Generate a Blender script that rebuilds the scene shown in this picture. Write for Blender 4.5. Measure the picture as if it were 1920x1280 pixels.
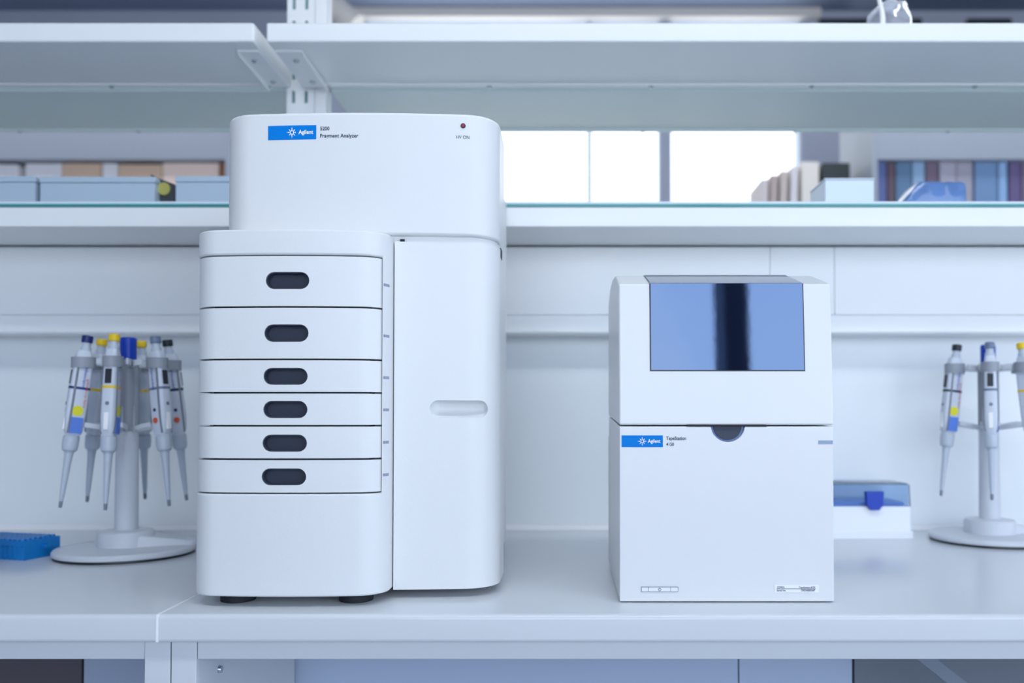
import bpy, bmesh, math, random
from mathutils import Vector, Matrix

for o in list(bpy.data.objects):
    bpy.data.objects.remove(o, do_unlink=True)
sc = bpy.context.scene
COL = sc.collection
random.seed(7)

# ------------------------------------------------------------------ camera
FPX = 1590.0                      # focal length in pixels of a 1920 wide frame
TILT = math.radians(1.2)
CAMZ = 1.143
FILL_E = 14.0
CX, CY = 1060.0, 775.0 - FPX * math.tan(TILT)
cam_data = bpy.data.cameras.new('camera')
cam_data.sensor_width = 36.0
cam_data.lens = FPX / 1920 * 36.0
cam_data.shift_x = -(CX - 960) / 1920
cam_data.shift_y = (CY - 640) / 1920
cam_data.clip_start = 0.05
cam_data.dof.use_dof = True
cam_data.dof.focus_distance = 1.10
cam_data.dof.aperture_fstop = cam_data.lens / 11.0
cam = bpy.data.objects.new('camera', cam_data)
cam.location = (0, 0, CAMZ)
cam.rotation_euler = (math.radians(90) + TILT, 0, 0)
COL.objects.link(cam)
sc.camera = cam

def P(px, py, Y):
    """world point seen at picture position px, py at depth Y"""
    dx = px - CX
    up = CY - py
    dy = FPX * math.cos(TILT) - up * math.sin(TILT)
    dz = FPX * math.sin(TILT) + up * math.cos(TILT)
    s = Y / dy
    return Vector((dx * s, Y, CAMZ + dz * s))
def PX(px, Y, py=700): return P(px, py, Y).x
def PZ(py, Y): return P(CX, py, Y).z

# ------------------------------------------------------------------ world, light, exposure
sc.view_settings.view_transform = 'Standard'
sc.view_settings.look = 'None'
sc.view_settings.gamma = 1.0
sc.view_settings.exposure = 0.20
world = bpy.data.worlds.new('sky'); sc.world = world
world.use_nodes = True
wn, wl = world.node_tree.nodes, world.node_tree.links
wn.clear()
w_out = wn.new('ShaderNodeOutputWorld'); w_bg = wn.new('ShaderNodeBackground')
w_geo = wn.new('ShaderNodeTexCoord'); w_sep = wn.new('ShaderNodeSeparateXYZ')
w_rz = wn.new('ShaderNodeValToRGB'); w_ry = wn.new('ShaderNodeMapRange'); w_mix = wn.new('ShaderNodeMix')
w_mix.data_type = 'RGBA'
w_noise = wn.new('ShaderNodeTexNoise'); w_noise.inputs['Scale'].default_value = 5
w_noise.inputs['Detail'].default_value = 3
w_cl = wn.new('ShaderNodeMapRange')
wl.new(w_geo.outputs['Generated'], w_sep.inputs[0])
wl.new(w_sep.outputs['Z'], w_rz.inputs[0])
e = w_rz.color_ramp.elements
e[0].position = 0.0; e[0].color = (0.78, 0.87, 1.0, 1)
e[1].position = 0.5; e[1].color = (0.62, 0.77, 1.0, 1)
m = w_rz.color_ramp.elements.new(0.16); m.color = (0.72, 0.83, 1.0, 1)
w_ry.inputs['From Min'].default_value = -0.2; w_ry.inputs['From Max'].default_value = 0.5
wl.new(w_sep.outputs['Y'], w_ry.inputs['Value'])
wl.new(w_ry.outputs[0], w_mix.inputs['Factor'])
wl.new(w_geo.outputs['Generated'], w_noise.inputs['Vector']); wl.new(w_noise.outputs['Fac'], w_cl.inputs['Value'])
w_cl.inputs['From Min'].default_value = 0.48; w_cl.inputs['From Max'].default_value = 0.68; w_cl.inputs['To Max'].default_value = 0.7
w_cm = wn.new('ShaderNodeMix'); w_cm.data_type = 'RGBA'; w_cm.inputs['B'].default_value = (0.92, 0.95, 1.0, 1)
wl.new(w_cl.outputs[0], w_cm.inputs['Factor']); wl.new(w_rz.outputs[0], w_cm.inputs['A']); wl.new(w_cm.outputs['Result'], w_mix.inputs['A'])
w_mix.inputs['B'].default_value = (0.90, 0.96, 1.0, 1)      # hazy bright sky on the far side
wl.new(w_mix.outputs['Result'], w_bg.inputs['Color'])
w_bg.inputs['Strength'].default_value = 9.0
w_st = wn.new('ShaderNodeMapRange')
wl.new(w_sep.outputs['Y'], w_st.inputs['Value'])
w_st.inputs['From Min'].default_value = -0.3; w_st.inputs['From Max'].default_value = 0.5
w_st.inputs['To Min'].default_value = 4.0; w_st.inputs['To Max'].default_value = 2.2
wl.new(w_st.outputs[0], w_bg.inputs['Strength'])
wl.new(w_bg.outputs[0], w_out.inputs[0])

def portal(name, loc, rot, sx, sy):
    l = bpy.data.lights.new(name, 'AREA'); l.shape = 'RECTANGLE'; l.size = sx; l.size_y = sy
    l.cycles.is_portal = True
    o = bpy.data.objects.new(name, l); o.location = loc; o.rotation_euler = rot; COL.objects.link(o)
    return o
# room extents
RX0, RX1, RYF, RYB, RZ = -3.6, 5.0, 4.5, -3.0, 3.30
WB = [(-1.1, 0.975), (1.13, 3.0), (3.15, 4.85)]    # openings of the wall behind the viewer (x ranges)
WBZ = (0.85, 2.75)
WF = [(-1.07, 0.508), (0.562, 1.26), (1.525, 1.64)]  # openings of the far wall
WFZ = (1.0, 3.25)
portal('window_light', ((WB[0][0] + WB[-1][1]) / 2, RYB - 0.02, sum(WBZ) / 2), (math.radians(90), 0, math.radians(0)), WB[-1][1] - WB[0][0], WBZ[1] - WBZ[0]).rotation_euler = (math.radians(-90), 0, math.radians(180))
portal('window_light', (0.1, RYF + 0.02, sum(WFZ) / 2), (math.radians(-90), 0, 0), 3.1, WFZ[1] - WFZ[0])

WR = (-2.0, 0.4)                                   # window of the right wall (y range)
portal('window_light', (RX1 + 0.02, sum(WR) / 2, sum(WBZ) / 2), (math.radians(90), 0, math.radians(90)), WR[1] - WR[0], WBZ[1] - WBZ[0])

# ------------------------------------------------------------------ materials
MATS = {}
def mat(name, col, rough=0.5, metal=0.0, bump=0.0, bscale=600, spec=0.5, trans=0.0, ior=1.45, alpha=1.0, var=0.0, vscale=3.0, coat=0.0, emis=None):
    if name in MATS: return MATS[name]
    m = bpy.data.materials.new(name); m.use_nodes = True
    n, l = m.node_tree.nodes, m.node_tree.links
    b = n['Principled BSDF']
    c4 = (col[0], col[1], col[2], 1)
    b.inputs['Base Color'].default_value = c4
    b.inputs['Roughness'].default_value = rough
    b.inputs['Metallic'].default_value = metal
    b.inputs['Specular IOR Level'].default_value = spec
    b.inputs['IOR'].default_value = ior
    b.inputs['Transmission Weight'].default_value = trans
    b.inputs['Alpha'].default_value = alpha
    b.inputs['Coat Weight'].default_value = coat
    if emis:
        b.inputs['Emission Color'].default_value = (*emis[0], 1); b.inputs['Emission Strength'].default_value = emis[1]
    tc = n.new('ShaderNodeTexCoord')
    if bump > 0:
        t = n.new('ShaderNodeTexNoise'); t.inputs['Scale'].default_value = bscale; t.inputs['Detail'].default_value = 2
        bp = n.new('ShaderNodeBump'); bp.inputs['Strength'].default_value = bump; bp.inputs['Distance'].default_value = 0.0004
        l.new(tc.outputs['Object'], t.inputs['Vector']); l.new(t.outputs['Fac'], bp.inputs['Height']); l.new(bp.outputs[0], b.inputs['Normal'])
    if var > 0:
        t = n.new('ShaderNodeTexNoise'); t.inputs['Scale'].default_value = vscale; t.inputs['Detail'].default_value = 4
        mx = n.new('ShaderNodeMix'); mx.data_type = 'RGBA'
        mx.inputs['A'].default_value = tuple(min(1, c * (1 - var)) for c in col) + (1,)
        mx.inputs['B'].default_value = tuple(min(1, c * (1 + var)) for c in col) + (1,)
        l.new(tc.outputs['Object'], t.inputs['Vector']); l.new(t.outputs['Fac'], mx.inputs['Factor']); l.new(mx.outputs['Result'], b.inputs['Base Color'])
    MATS[name] = m
    return m
def srgb(r, g, b):
    f = lambda v: (v / 255 / 12.92) if v <= 10 else ((v / 255 + 0.055) / 1.055) ** 2.4
    return (f(r), f(g), f(b))

M_PLASTIC = mat('white_textured_plastic', (0.74, 0.755, 0.765), 0.36, bump=0.25, bscale=900)
M_PAINT = mat('white_painted_metal', (0.74, 0.755, 0.77), 0.30, bump=0.12, bscale=1100)
M_SHELF = mat('shelf_paint', (0.84, 0.86, 0.87), 0.35, var=0.02)
M_WALL = mat('trunking_white', (0.92, 0.94, 0.95), 0.42, var=0.02)
M_PART = mat('partition_laminate', (0.80, 0.845, 0.87), 0.42, var=0.02)
M_SHELFG = mat('far_shelf_green_shade', (0.74, 0.84, 0.83), 0.4, var=0.02)  # greenish shading from the glass is put into this shelf colour
M_BENCH = mat('worktop_laminate', (0.64, 0.67, 0.705), 0.19, var=0.015, vscale=5)
M_BENCH_EDGE = mat('frame_paint', (0.62, 0.65, 0.69), 0.4, var=0.01)
M_SEAL = mat('white_silicone', (0.85, 0.86, 0.88), 0.4)
M_DARKGAP = mat('black_rubber_gap_shade', (0.012, 0.013, 0.02), 0.6)  # rubber feet, also black fill for the shade in gaps
M_SLATE = mat('slate_recess_plastic', srgb(52, 60, 78), 0.55, bump=0.3, bscale=300, var=0.12, vscale=60)
M_INK = mat('dark_blue_ink', srgb(40, 50, 80), 0.6)
M_LOGO = mat('blue_badge', (0.0, .20, .66), 0.5, spec=.15)
M_WHITE = mat('white_print', (0.9, 0.9, 0.9), 0.5)
M_GREYPRINT = mat('grey_lens', srgb(150, 156, 176), 0.5)
M_STEEL = mat('steel', (0.55, 0.57, 0.6), 0.25, metal=1.0)
M_GLASSCLR = mat('clear_glass', (0.93, 0.98, 0.97), 0.02, trans=1.0, ior=1.45)
M_TEAL = mat('green_glass_edge', srgb(70, 145, 145), 0.15)
M_TEALP = mat('pale_glass_edge', srgb(215, 230, 240), 0.2)
M_CEIL = mat('ceiling_grey_blue', srgb(130, 142, 165), 0.8, var=0.04)
M_ROOM = mat('room_wall_paint', srgb(185, 190, 205), 0.7, var=0.03)
M_FLOOR = mat('floor_vinyl', (0.55, 0.58, 0.60), 0.4, var=0.04)
M_STAND = mat('stand_grey_plastic', srgb(205, 210, 218), 0.4)
M_STANDG = mat('stand_mid_grey_plastic', srgb(150, 156, 166), 0.45)
M_CREAM = mat('cream_paint', srgb(235, 228, 220), 0.6)

# ------------------------------------------------------------------ mesh helpers
def box(bm, x0, x1, y0, y1, z0, z1):
    if x0 > x1: x0, x1 = x1, x0
    if y0 > y1: y0, y1 = y1, y0
    if z0 > z1: z0, z1 = z1, z0
    v = [bm.verts.new(p) for p in ((x0,y0,z0),(x1,y0,z0),(x1,y1,z0),(x0,y1,z0),(x0,y0,z1),(x1,y0,z1),(x1,y1,z1),(x0,y1,z1))]
    for f in ((0,3,2,1),(4,5,6,7),(0,1,5,4),(1,2,6,5),(2,3,7,6),(3,0,4,7)):
        bm.faces.new([v[i] for i in f])
def loft(bm, rings, cap=True):
    vs = [[bm.verts.new(p) for p in r] for r in rings]
    n = len(rings[0])
    for a, b in zip(vs, vs[1:]):
        for i in range(n):
            bm.faces.new((a[i], a[(i+1) % n], b[(i+1) % n], b[i]))
    if cap:
        bm.faces.new(list(reversed(vs[0]))); bm.faces.new(vs[-1])
def prism(bm, pts, z0, z1):           # outline (x, y) extruded upwards
    loft(bm, [[(x, y, z0) for x, y in pts], [(x, y, z1) for x, y in pts]])
def prism_x(bm, pts, x0, x1):         # outline (y, z) extruded along x
    loft(bm, [[(x0, y, z) for y, z in pts], [(x1, y, z) for y, z in pts]])
def prism_y(bm, pts, y0, y1):         # outline (x, z) extruded along y
    loft(bm, [[(x, y0, z) for x, z in pts], [(x, y1, z) for x, z in pts]])
def cyl(bm, p0, p1, r0, r1=None, n=24):
    r1 = r0 if r1 is None else r1
    p0, p1 = Vector(p0), Vector(p1)
    d = (p1 - p0).normalized()
    a = d.orthogonal().normalized(); b = d.cross(a)
    loft(bm, [[p + a * (r * math.cos(t * 2 * math.pi / n)) + b * (r * math.sin(t * 2 * math.pi / n)) for t in range(n)] for p, r in ((p0, r0), (p1, r1))])
def lathe(bm, prof, c=(0, 0, 0), n=32):     # prof: (r, z)
    loft(bm, [[(c[0] + r * math.cos(t * 2 * math.pi / n), c[1] + r * math.sin(t * 2 * math.pi / n), c[2] + z) for t in range(n)] for r, z in prof])
def capsule_pts(x0, x1, z0, z1, n=10):
    r = (z1 - z0) / 2; cz = (z0 + z1) / 2
    pts = []
    for i in range(n + 1):
        a = -math.pi / 2 + math.pi * i / n
        pts.append((x1 - r + r * math.cos(a), cz + r * math.sin(a)))
    for i in range(n + 1):
        a = math.pi / 2 + math.pi * i / n
        pts.append((x0 + r + r * math.cos(a), cz + r * math.sin(a)))
    return pts
def rrect(cx, cy, w, h, r, n=4):
    pts = []
    for sx, sy, a0 in ((1, -1, -90), (1, 1, 0), (-1, 1, 90), (-1, -1, 180)):
        for i in range(n + 1):
            a = math.radians(a0 + 90 * i / n)
            pts.append((cx + sx * (w / 2 - r) + r * math.cos(a), cy + sy * (h / 2 - r) + r * math.sin(a)))
    return pts

def world_origin(o):
    v = Vector((0, 0, 0))
    while o is not None:
        v += o.location; o = o.parent
    return v
def bake(o):
    bpy.context.view_layer.update()
    dg = bpy.context.evaluated_depsgraph_get()
    me = bpy.data.meshes.new_from_object(o.evaluated_get(dg), depsgraph=dg)
    o.modifiers.clear(); old = o.data; o.data = me
    bpy.data.meshes.remove(old)
def add(name, bm, material, parent=None, bevel=0.0, seg=2, cut=None, angle=38, limit=35, smooth=True, weighted=True):
    """one mesh object; geometry is given in world coordinates"""
    bmesh.ops.recalc_face_normals(bm, faces=bm.faces)
    me = bpy.data.meshes.new(name); bm.to_mesh(me); bm.free()
    o = bpy.data.objects.new(name, me); COL.objects.link(o)
    tmp = []
    if cut:
        for cb in (cut if isinstance(cut, list) else [cut]):
            bmesh.ops.recalc_face_normals(cb, faces=cb.faces)
            cm = bpy.data.meshes.new('cut'); cb.to_mesh(cm); cb.free()
            co = bpy.data.objects.new('cut', cm); COL.objects.link(co); tmp.append(co)
            md = o.modifiers.new('b', 'BOOLEAN'); md.operation = 'DIFFERENCE'; md.solver = 'EXACT'; md.object = co
    if bevel > 0:
        md = o.modifiers.new('bev', 'BEVEL'); md.width = bevel; md.segments = seg; md.limit_method = 'ANGLE'; md.angle_limit = math.radians(limit)
        md.use_clamp_overlap = True
    if cut or bevel > 0: bake(o)
    for t in tmp:
        m_ = t.data; bpy.data.objects.remove(t); bpy.data.meshes.remove(m_)
    if smooth:
        for p in o.data.polygons: p.use_smooth = True
        o.data.set_sharp_from_angle(angle=math.radians(angle))
        if weighted and bevel > 0:
            md = o.modifiers.new('wn', 'WEIGHTED_NORMAL'); md.keep_sharp = True
            bake(o)
    if parent is not None:
        off = world_origin(parent)
        o.data.transform(Matrix.Translation(-off))
        o.parent = parent
    o.data.materials.clear()
    o.data.materials.append(material)
    return o
def recentre(o, c):
    """move a top-level mesh object's origin to c"""
    c = Vector(c); o.data.transform(Matrix.Translation(-c)); o.location = c
def tag(o, label=None, cat=None, group=None, kind=None):
    if label: o['label'] = label
    if cat: o['category'] = cat
    if group: o['group'] = group
    if kind: o['kind'] = kind
    return o
def thing(name, loc, label, cat, group=None):
    o = bpy.data.objects.new(name, None); o.empty_display_size = 0.05; COL.objects.link(o)
    o.location = loc
    return tag(o, label, cat, group)
def solo(name, bm, material, label, cat, base, group=None, **k):
    o = add(name, bm, material, None, **k); recentre(o, base)
    return tag(o, label, cat, group)
def struct(name, bm, material, **k):
    return tag(add(name, bm, material, None, **k), kind='structure')
def N(): return bmesh.new()

def text_bm(body, x0, x1, zb, zt, yfun, bold=0.0, thick=0.0003):
    """lettering fitted between x0 and x1, baseline zb, capital top zt, laid on the surface yfun(x)"""
    cu = bpy.data.curves.new('t', 'FONT'); cu.body = body; cu.size = 1; cu.offset = bold; cu.resolution_u = 3
    o = bpy.data.objects.new('t', cu); COL.objects.link(o)
    bpy.context.view_layer.update()
    dg = bpy.context.evaluated_depsgraph_get()
    me = bpy.data.meshes.new_from_object(o.evaluated_get(dg), depsgraph=dg)
    bm = bmesh.new(); bm.from_mesh(me)
    bpy.data.objects.remove(o); bpy.data.curves.remove(cu); bpy.data.meshes.remove(me)
    xs = [v.co.x for v in bm.verts]
    a, b = min(xs), max(xs)
    cap = 0.70
    for v in bm.verts:
        x = x0 + (v.co.x - a) / (b - a) * (x1 - x0)
        z = zb + v.co.y / cap * (zt - zb)
        v.co = Vector((x, yfun(x) - thick, z))
    return bm

# ================================================================== THE ROOM
b = N(); box(b, RX0 - .2, RX1 + .2, RYB - .2, RYF + .2, -0.1, 0); struct('floor', b, M_FLOOR)
b = N(); box(b, RX0 - .2, RX1 + .2, RYB - .2, RYF + .2, RZ, RZ + .1); struct('ceiling', b, M_CEIL)
b = N(); box(b, RX0 - .1, RX0, RYB, RYF, 0, RZ); struct('wall_left', b, M_ROOM)
b = N()
for q in ((RYB, WR[0], 0, RZ), (WR[1], RYF, 0, RZ), (WR[0], WR[1], 0, WBZ[0]), (WR[0], WR[1], WBZ[1], RZ)): box(b, RX1, RX1 + .1, *q)
struct('wall_right', b, M_ROOM)
def holed_wall(name, y0, y1, holes, zr):
    b = N()
    box(b, RX0, RX1, y0, y1, 0, zr[0]); box(b, RX0, RX1, y0, y1, zr[1], RZ)
    x = RX0
    for a, c in holes:
        box(b, x, a, y0, y1, zr[0], zr[1]); x = c
    box(b, x, RX1, y0, y1, zr[0], zr[1])
    return struct(name, b, M_ROOM)
holed_wall('wall_front', RYB - .15, RYB, WB, WBZ)
holed_wall('wall_far', RYF, RYF + .15, WF, WFZ)
M_FRAME = mat('dark_window_frame', srgb(150, 160, 180), 0.5)
# added lights out of frame, put in to brighten bench and far shelves
M_FILL = mat('added_fill_diffuser', (.9, .9, .9), .5, emis=((.88, .95, 1.0), FILL_E))
M_FILLF = mat('added_far_fill_diffuser', (.9, .9, .9), .5, emis=((.93, .97, 1.0), 6.0))
M_HOUS = mat('added_fill_housing', (.7, .72, .74), .5)
for lx, ly, lab in ((0.3, 0.1, 'added unseen fill light over the aisle in front of the bench'), (1.0, 2.75, 'added unseen fill light over the far aisle on the right'), (-1.9, 2.75, 'added unseen fill light over the far aisle on the left')):
    lt_ = thing('added_fill_light', (lx, ly, 3.05), lab, 'ceiling light')
    b = N(); box(b, lx - 1.25, lx + 1.25, ly - .14, ly + .14, 3.05, 3.10); add('housing', b, M_HOUS, lt_, bevel=.004)
    b = N(); box(b, lx - 1.22, lx + 1.22, ly - .12, ly + .12, 3.043, 3.0495); add('diffuser', b, M_FILL if ly < 1 else M_FILLF, lt_)
    for sx in (-.9, .9):
        b = N(); cyl(b, (lx + sx, ly, 3.1005), (lx + sx, ly, RZ - .0005), .006, n=12); add('suspension_rod', b, M_STEEL, lt_)
b = N(); box(b, 1.0, 1.128, RYB - .12, RYB + .03, 0, RZ); struct('trim_3', b, mat('dark_column', srgb(14, 18, 26), .6))
M_FRAMEL = mat('pale_window_frame', srgb(200, 210, 225), 0.5)
def window(name, a, c, z0, z1, y, ny, m, w=0.03, mull=None):
    b = N()
    box(b, a, a + w, y, y + ny, z0, z1); box(b, c - w, c, y, y + ny, z0, z1)
    box(b, a + w, c - w, y, y + ny, z0, z0 + w); box(b, a + w, c - w, y, y + ny, z1 - w * .4, z1)
    for q in (mull or []): box(b, q - .012, q + .012, y, y + ny, z0 + w, z1 - w * .4)
    return struct(name, b, m)
for k, (a, c) in enumerate(WB):
    window('window_%d' % (k + 1), a, c, WBZ[0], WBZ[1], RYB - .1, .05, M_FRAME)
for k, (a, c) in enumerate(WF[:2]):
    window('window_%d' % (k + 4), a, c, WFZ[0], WFZ[1], RYF + .02, .05, M_FRAMEL, w=.008, mull=[.13] if k == 0 else None)
# cream coving over the far windows and a sloping duct beside them
b = N(); box(b, PX(620, RYF), PX(1540, RYF), RYF - .04, RYF, WFZ[1], RZ); struct('trim_1', b, M_CREAM)

# ================================================================== ISLAND PARTITION, TRUNKING, SHELVES
YW = 1.78                                    # face of the partition
ZB = 0.90                                    # worktop level
XL, XR = -2.2, 2.6
zb_top = PZ(388, 1.55)                       # top of the shelf rail
b = N(); box(b, XL, XR, YW, YW + .04, 0, zb_top - 0.038); tag(add('wall_rear', b, M_PART), kind='structure')
# cable trunking
t = thing('cable_trunking', (0.2, YW, PZ(600, 1.72)), 'long white dado cable trunking on the partition above the bench', 'cable trunking')
YT = 1.72
z460, z590, z625 = PZ(463, YT), PZ(590, YT), PZ(626, YT)
xs = [XL, PX(-330, YT), PX(930, YT), PX(1445, YT), PX(1566, YT), XR]
for a, c in zip(xs, xs[1:]):
    b = N(); box(b, a + .0002, c - .0002, YT, YW - .0005, z590, z460)
    add('cover_panel', b, M_WALL, t, bevel=.0015)
b = N()
prism_x(b, [(YT - .006, z590 - .001), (YT - .008, z625 + .004), (YT - .004, z625), (YW - .0005, z625), (YW - .0005, z590 - .001)], XL, XR)
add('lower_rail', b, M_WALL, t, bevel=.002)
# shelf rail with the glass on it
t = thing('reagent_shelf', (0.2, 1.66, zb_top), 'low white reagent shelf rail running the length of the bench', 'shelf')
b = N(); box(b, XL, XR, 1.55, 1.80, PZ(425, 1.55), zb_top); add('board', b, M_SHELF, t, bevel=.003)
t = thing('glass_shelf', (0.2, 1.67, zb_top), 'green-edged glass plate lying along the low reagent shelf', 'glass shelf')
b = N(); box(b, XL, XR, 1.554, 1.80, zb_top + .0004, zb_top + .0115); add('pane', b, M_TEALP, t, bevel=.001)
b = N(); box(b, XL, XR, 1.5515, 1.5538, zb_top + .0004, zb_top + .0062); tag(add('front_edge', b, M_TEAL, t), 'green glass edge')
GT = zb_top + .0117                           # level of the glass top

# upper shelves
zs0, zs1 = PZ(80, 1.5625), PZ(42, 1.5625)
def screw(bm, c, r=.005, d=(0, 0, -1), h=.003):
    c = Vector(c); d = Vector(d)
    cyl(bm, c, c + d * h * .5, r, r, 16); cyl(bm, c + d * h * .5, c + d * h, r, r * .55, 16)
def upper_shelf(x0, x1, y0, y1, label, near, screws=(), br=None):
    t = thing('metal_shelf', ((x0 + x1) / 2, (y0 + y1) / 2, zs0), label, 'shelf', None)
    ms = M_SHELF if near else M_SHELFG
    b = N(); box(b, x0, x1, y0, y1, zs0 + .002, zs1)
    add('board', b, ms, t, bevel=.004, seg=3)
    # folded lips along front, back and ends
    b = N(); box(b, x0 + .001, x1 - .001, y1 - .012, y1, zs0 - .0015, zs0 + .0035); add('back_lip', b, ms, t, bevel=.001)
    for sx in screws:
        yy = y1 - .006 if near else y0 + .012
        b = N(); screw(b, (sx, yy, zs0 - .0015)); add('screw', b, M_STEEL, t)
    if br:
        side, xa, xb = br
        b = N()
        ya, yb = 1.60, 1.772
        box(b, xa, xb, ya, yb, zs0 - .001, zs0 + .0025)
        xf = xb if side > 0 else xa
        prism_x(b, [(ya, zs0 - .001), (ya + .01, zs0 - .006), (yb, zs0 - .012), (yb, zs0 - .001)], xf - .0015, xf + .0015)
        k = add('bracket', b, M_SHELF, t, bevel=.0006)
        xm = xa + (xb - xa) * (.55 if side > 0 else .45)
        for yy in (1.64, 1.745):
            b = N(); screw(b, (xm, yy, zs0 - .001), .006, h=.004); add('screw', b, M_STEEL, k)
    return t
gapL, gapR = PX(476, 1.5625, 60), PX(499, 1.5625, 60)
Yl = 1.775
upper_shelf(XL, gapL, 1.5625, Yl, 'white metal upper shelf on the near side left of the post', True,
            [PX(212, Yl, 170), PX(506, Yl, 170)], (-1, gapL - .045, gapL - .004))
upper_shelf(gapR, XR, 1.5625, Yl, 'white metal upper shelf on the near side right of the post', True,
            [PX(q, Yl, 170) for q in (617, 918, 1220, 1520, 1825)], (1, gapR + .004, gapR + .055))
Yf = 2.06
for x0, x1, sx, lb in ((XL, PX(541, 1.79, 30) - .002, (PX(262, Yf, 250), PX(40, Yf, 250)), 'left upper shelf on the far side of the post'),
                       (PX(616, 1.80, 30) + .003, XR, tuple(PX(q, Yf, 250) for q in (1205, 1490, 1775)), 'right upper shelf on the far side of the post')):
    t = upper_shelf(x0, x1, 1.806, Yf, lb, False, ())
    for q in sx:
        b = N(); screw(b, (q, Yf - .006, zs0 - .0015)); add('screw', b, M_STEEL, t)
# slotted uprights
def upright(name, x0, x1, y0, y1, label, slotx):
    t = thing(name, ((x0 + x1) / 2, (y0 + y1) / 2, zb_top + .012), label, 'shelf post')
    b = N(); box(b, x0, x1, y0, y1, GT + .0005, 2.35)
    cuts = []
    c = N()
    z = 1.40
    while z < 2.3:
        for s in slotx: box(c, s - .0035, s + .0035, y0 - .02, y0 + .006, z, z + .026)
        z += .05
    add('channel', b, M_SHELF, t, cut=c)
    b = N()
    box(b, x0 + .002, x1 - .002, y0 + .0055, y0 + .0075, GT + .001, 2.34)
    z0 = GT + .001
    tag(add('slot_backing', b, mat('slot_shade', srgb(110, 150, 150), .7), t), 'greenish slots seen in the post')
    return t
upright('slotted_post', PX(541, 1.79, 30), PX(592, 1.79, 30), 1.782, 1.808, 'white slotted shelf post rising behind the tall analyser', [PX(553.5, 1.79, 30), PX(577, 1.79, 30)])
b = N(); box(b, PX(592, 1.80, 30) + .003, PX(616, 1.80, 30), 1.7835, 1.83, GT + .0005, 2.35)
solo('support_post', b, M_SHELF, 'plain white post right beside the slotted shelf post', 'shelf post', (PX(604, 1.8, 30), 1.8, GT), bevel=.003)

# ================================================================== WORKTOPS AND BENCH FRAME
YB0 = 1.03
xj = PX(294.5, YB0, 1175)
zt_ = ZB
zbot = PZ(1205, YB0)
def worktop(x0, x1, label):
    b = N(); r = .006
    pts = []
    for i in range(7):
        a = math.pi / 2 * i / 6
        pts.append((YB0 + r - r * math.sin(a), zt_ - r + r * math.cos(a)))
    for i in range(7):
        a = math.pi / 2 * i / 6
        pts.append((YB0 + r * .8 - r * .8 * math.cos(a), zbot + r * .8 - r * .8 * math.sin(a)))
    pts += [(YW - .001, zbot), (YW - .001, zt_)]
    prism_x(b, pts, x0, x1)
    return solo('worktop', b, M_BENCH, label, 'worktop', ((x0 + x1) / 2, 1.4, zbot), angle=25)
worktop(XL, xj - .0018, 'grey laboratory worktop left of the white sealed joint')
worktop(xj + .0018, XR, 'grey laboratory worktop carrying the two instruments, right of the joint')
b = N(); box(b, xj - .0017, xj + .0017, YB0 - .0006, YW - .002, zbot + .001, zt_ + .0006)
solo('sealant_joint', b, M_SEAL, 'white silicone joint between the two worktops', 'sealant', (xj, 1.4, zbot), bevel=.0005)
b = N(); prism_x(b, [(YW - .0005, ZB + .0003), (YW - .012, ZB + .0003), (YW - .006, ZB + .006), (YW - .0005, ZB + .010)], XL, XR)
tag(add('trim_2', b, M_SEAL), kind='structure')

zr = PZ(1235, 1.045)
def frame(x0, x1, label, legs):
    t = thing('bench_frame', ((x0 + x1) / 2, 1.06, 0), label, 'bench frame')
    for a, c in legs:
        b = N(); box(b, a, c, 1.042, 1.10, 0.0, zbot - .0003); add('leg', b, M_BENCH_EDGE, t, bevel=.0015)
    la = max([c for a, c in legs if c < (x0 + x1) / 2] or [x0]); lb = min([a for a, c in legs if a > (x0 + x1) / 2] or [x1])
    b = N(); box(b, la + .0005, lb - .0005, 1.044, 1.08, zr, zbot - .0003); add('apron', b, M_BENCH_EDGE, t, bevel=.0012)
    return t
l0, l1, l2 = PX(273, 1.045, 1240), PX(322, 1.045, 1240), PX(370, 1.045, 1240)
fl = frame(XL, l1, 'white metal bench frame under the left worktop', [(XL, XL + .032), (l0, l1 - .0006)])
fr = frame(l1, XR, 'white metal bench frame under the right worktop', [(l1 + .0006, l2), (XR - .032, XR)])
b = N(); box(b, l1 + .004, l2 - .003, 1.1005, 1.43, 0.08, zbot - .002); add('side_panel', b, M_BENCH_EDGE, fr)
b = N(); c = P(388, 1262, 1.10); 
xx = l2 - .003
cyl(b, (xx, 1.118, c.z), (xx + .004, 1.118, c.z), .0055, .0045, 16); add('screw', b, M_STEEL, fr)
b = N(); cyl(b, (l0 - .0, 1.118, c.z), (l0 - .004, 1.118, c.z), .0055, .0045, 16); add('screw', b, M_STEEL, fl)
M_UNDER = mat('under_bench_panel', srgb(172, 186, 210), 0.5, var=.02)
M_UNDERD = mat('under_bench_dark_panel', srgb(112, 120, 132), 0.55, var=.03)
YP = 1.44
def back_panel(p0, p1, m, label, y=YP):
    b = N(); box(b, PX(p0, y, 1260) + .001, PX(p1, y, 1260) - .001, y, y + .018, .08, zbot - .003)
    return solo('back_panel', b, m, label, 'panel', (PX((p0 + p1) / 2, y, 1260), y, .08), bevel=.001)
back_panel(548, 1385, M_UNDER, 'wide blue-grey panel under the bench between side panel and seam')
back_panel(1385, 1599, M_UNDER, 'narrow blue-grey panel under the bench right of the wide one')
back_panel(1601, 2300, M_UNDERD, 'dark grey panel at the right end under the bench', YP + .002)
b = N(); box(b, PX(1800, 1.36), XR - .04, 1.36, 1.42, zr + .004, zbot - .003)  # dark box put in for the shadow right of the brace
solo('under_shadow', b, mat('under_shadow_dark', srgb(40, 44, 52), .6), 'dark box put in for shadow under the worktop at the right, beside the slanting brace', 'rail', (PX(2000, 1.36), 1.39, zr + .004), bevel=.001)
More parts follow.
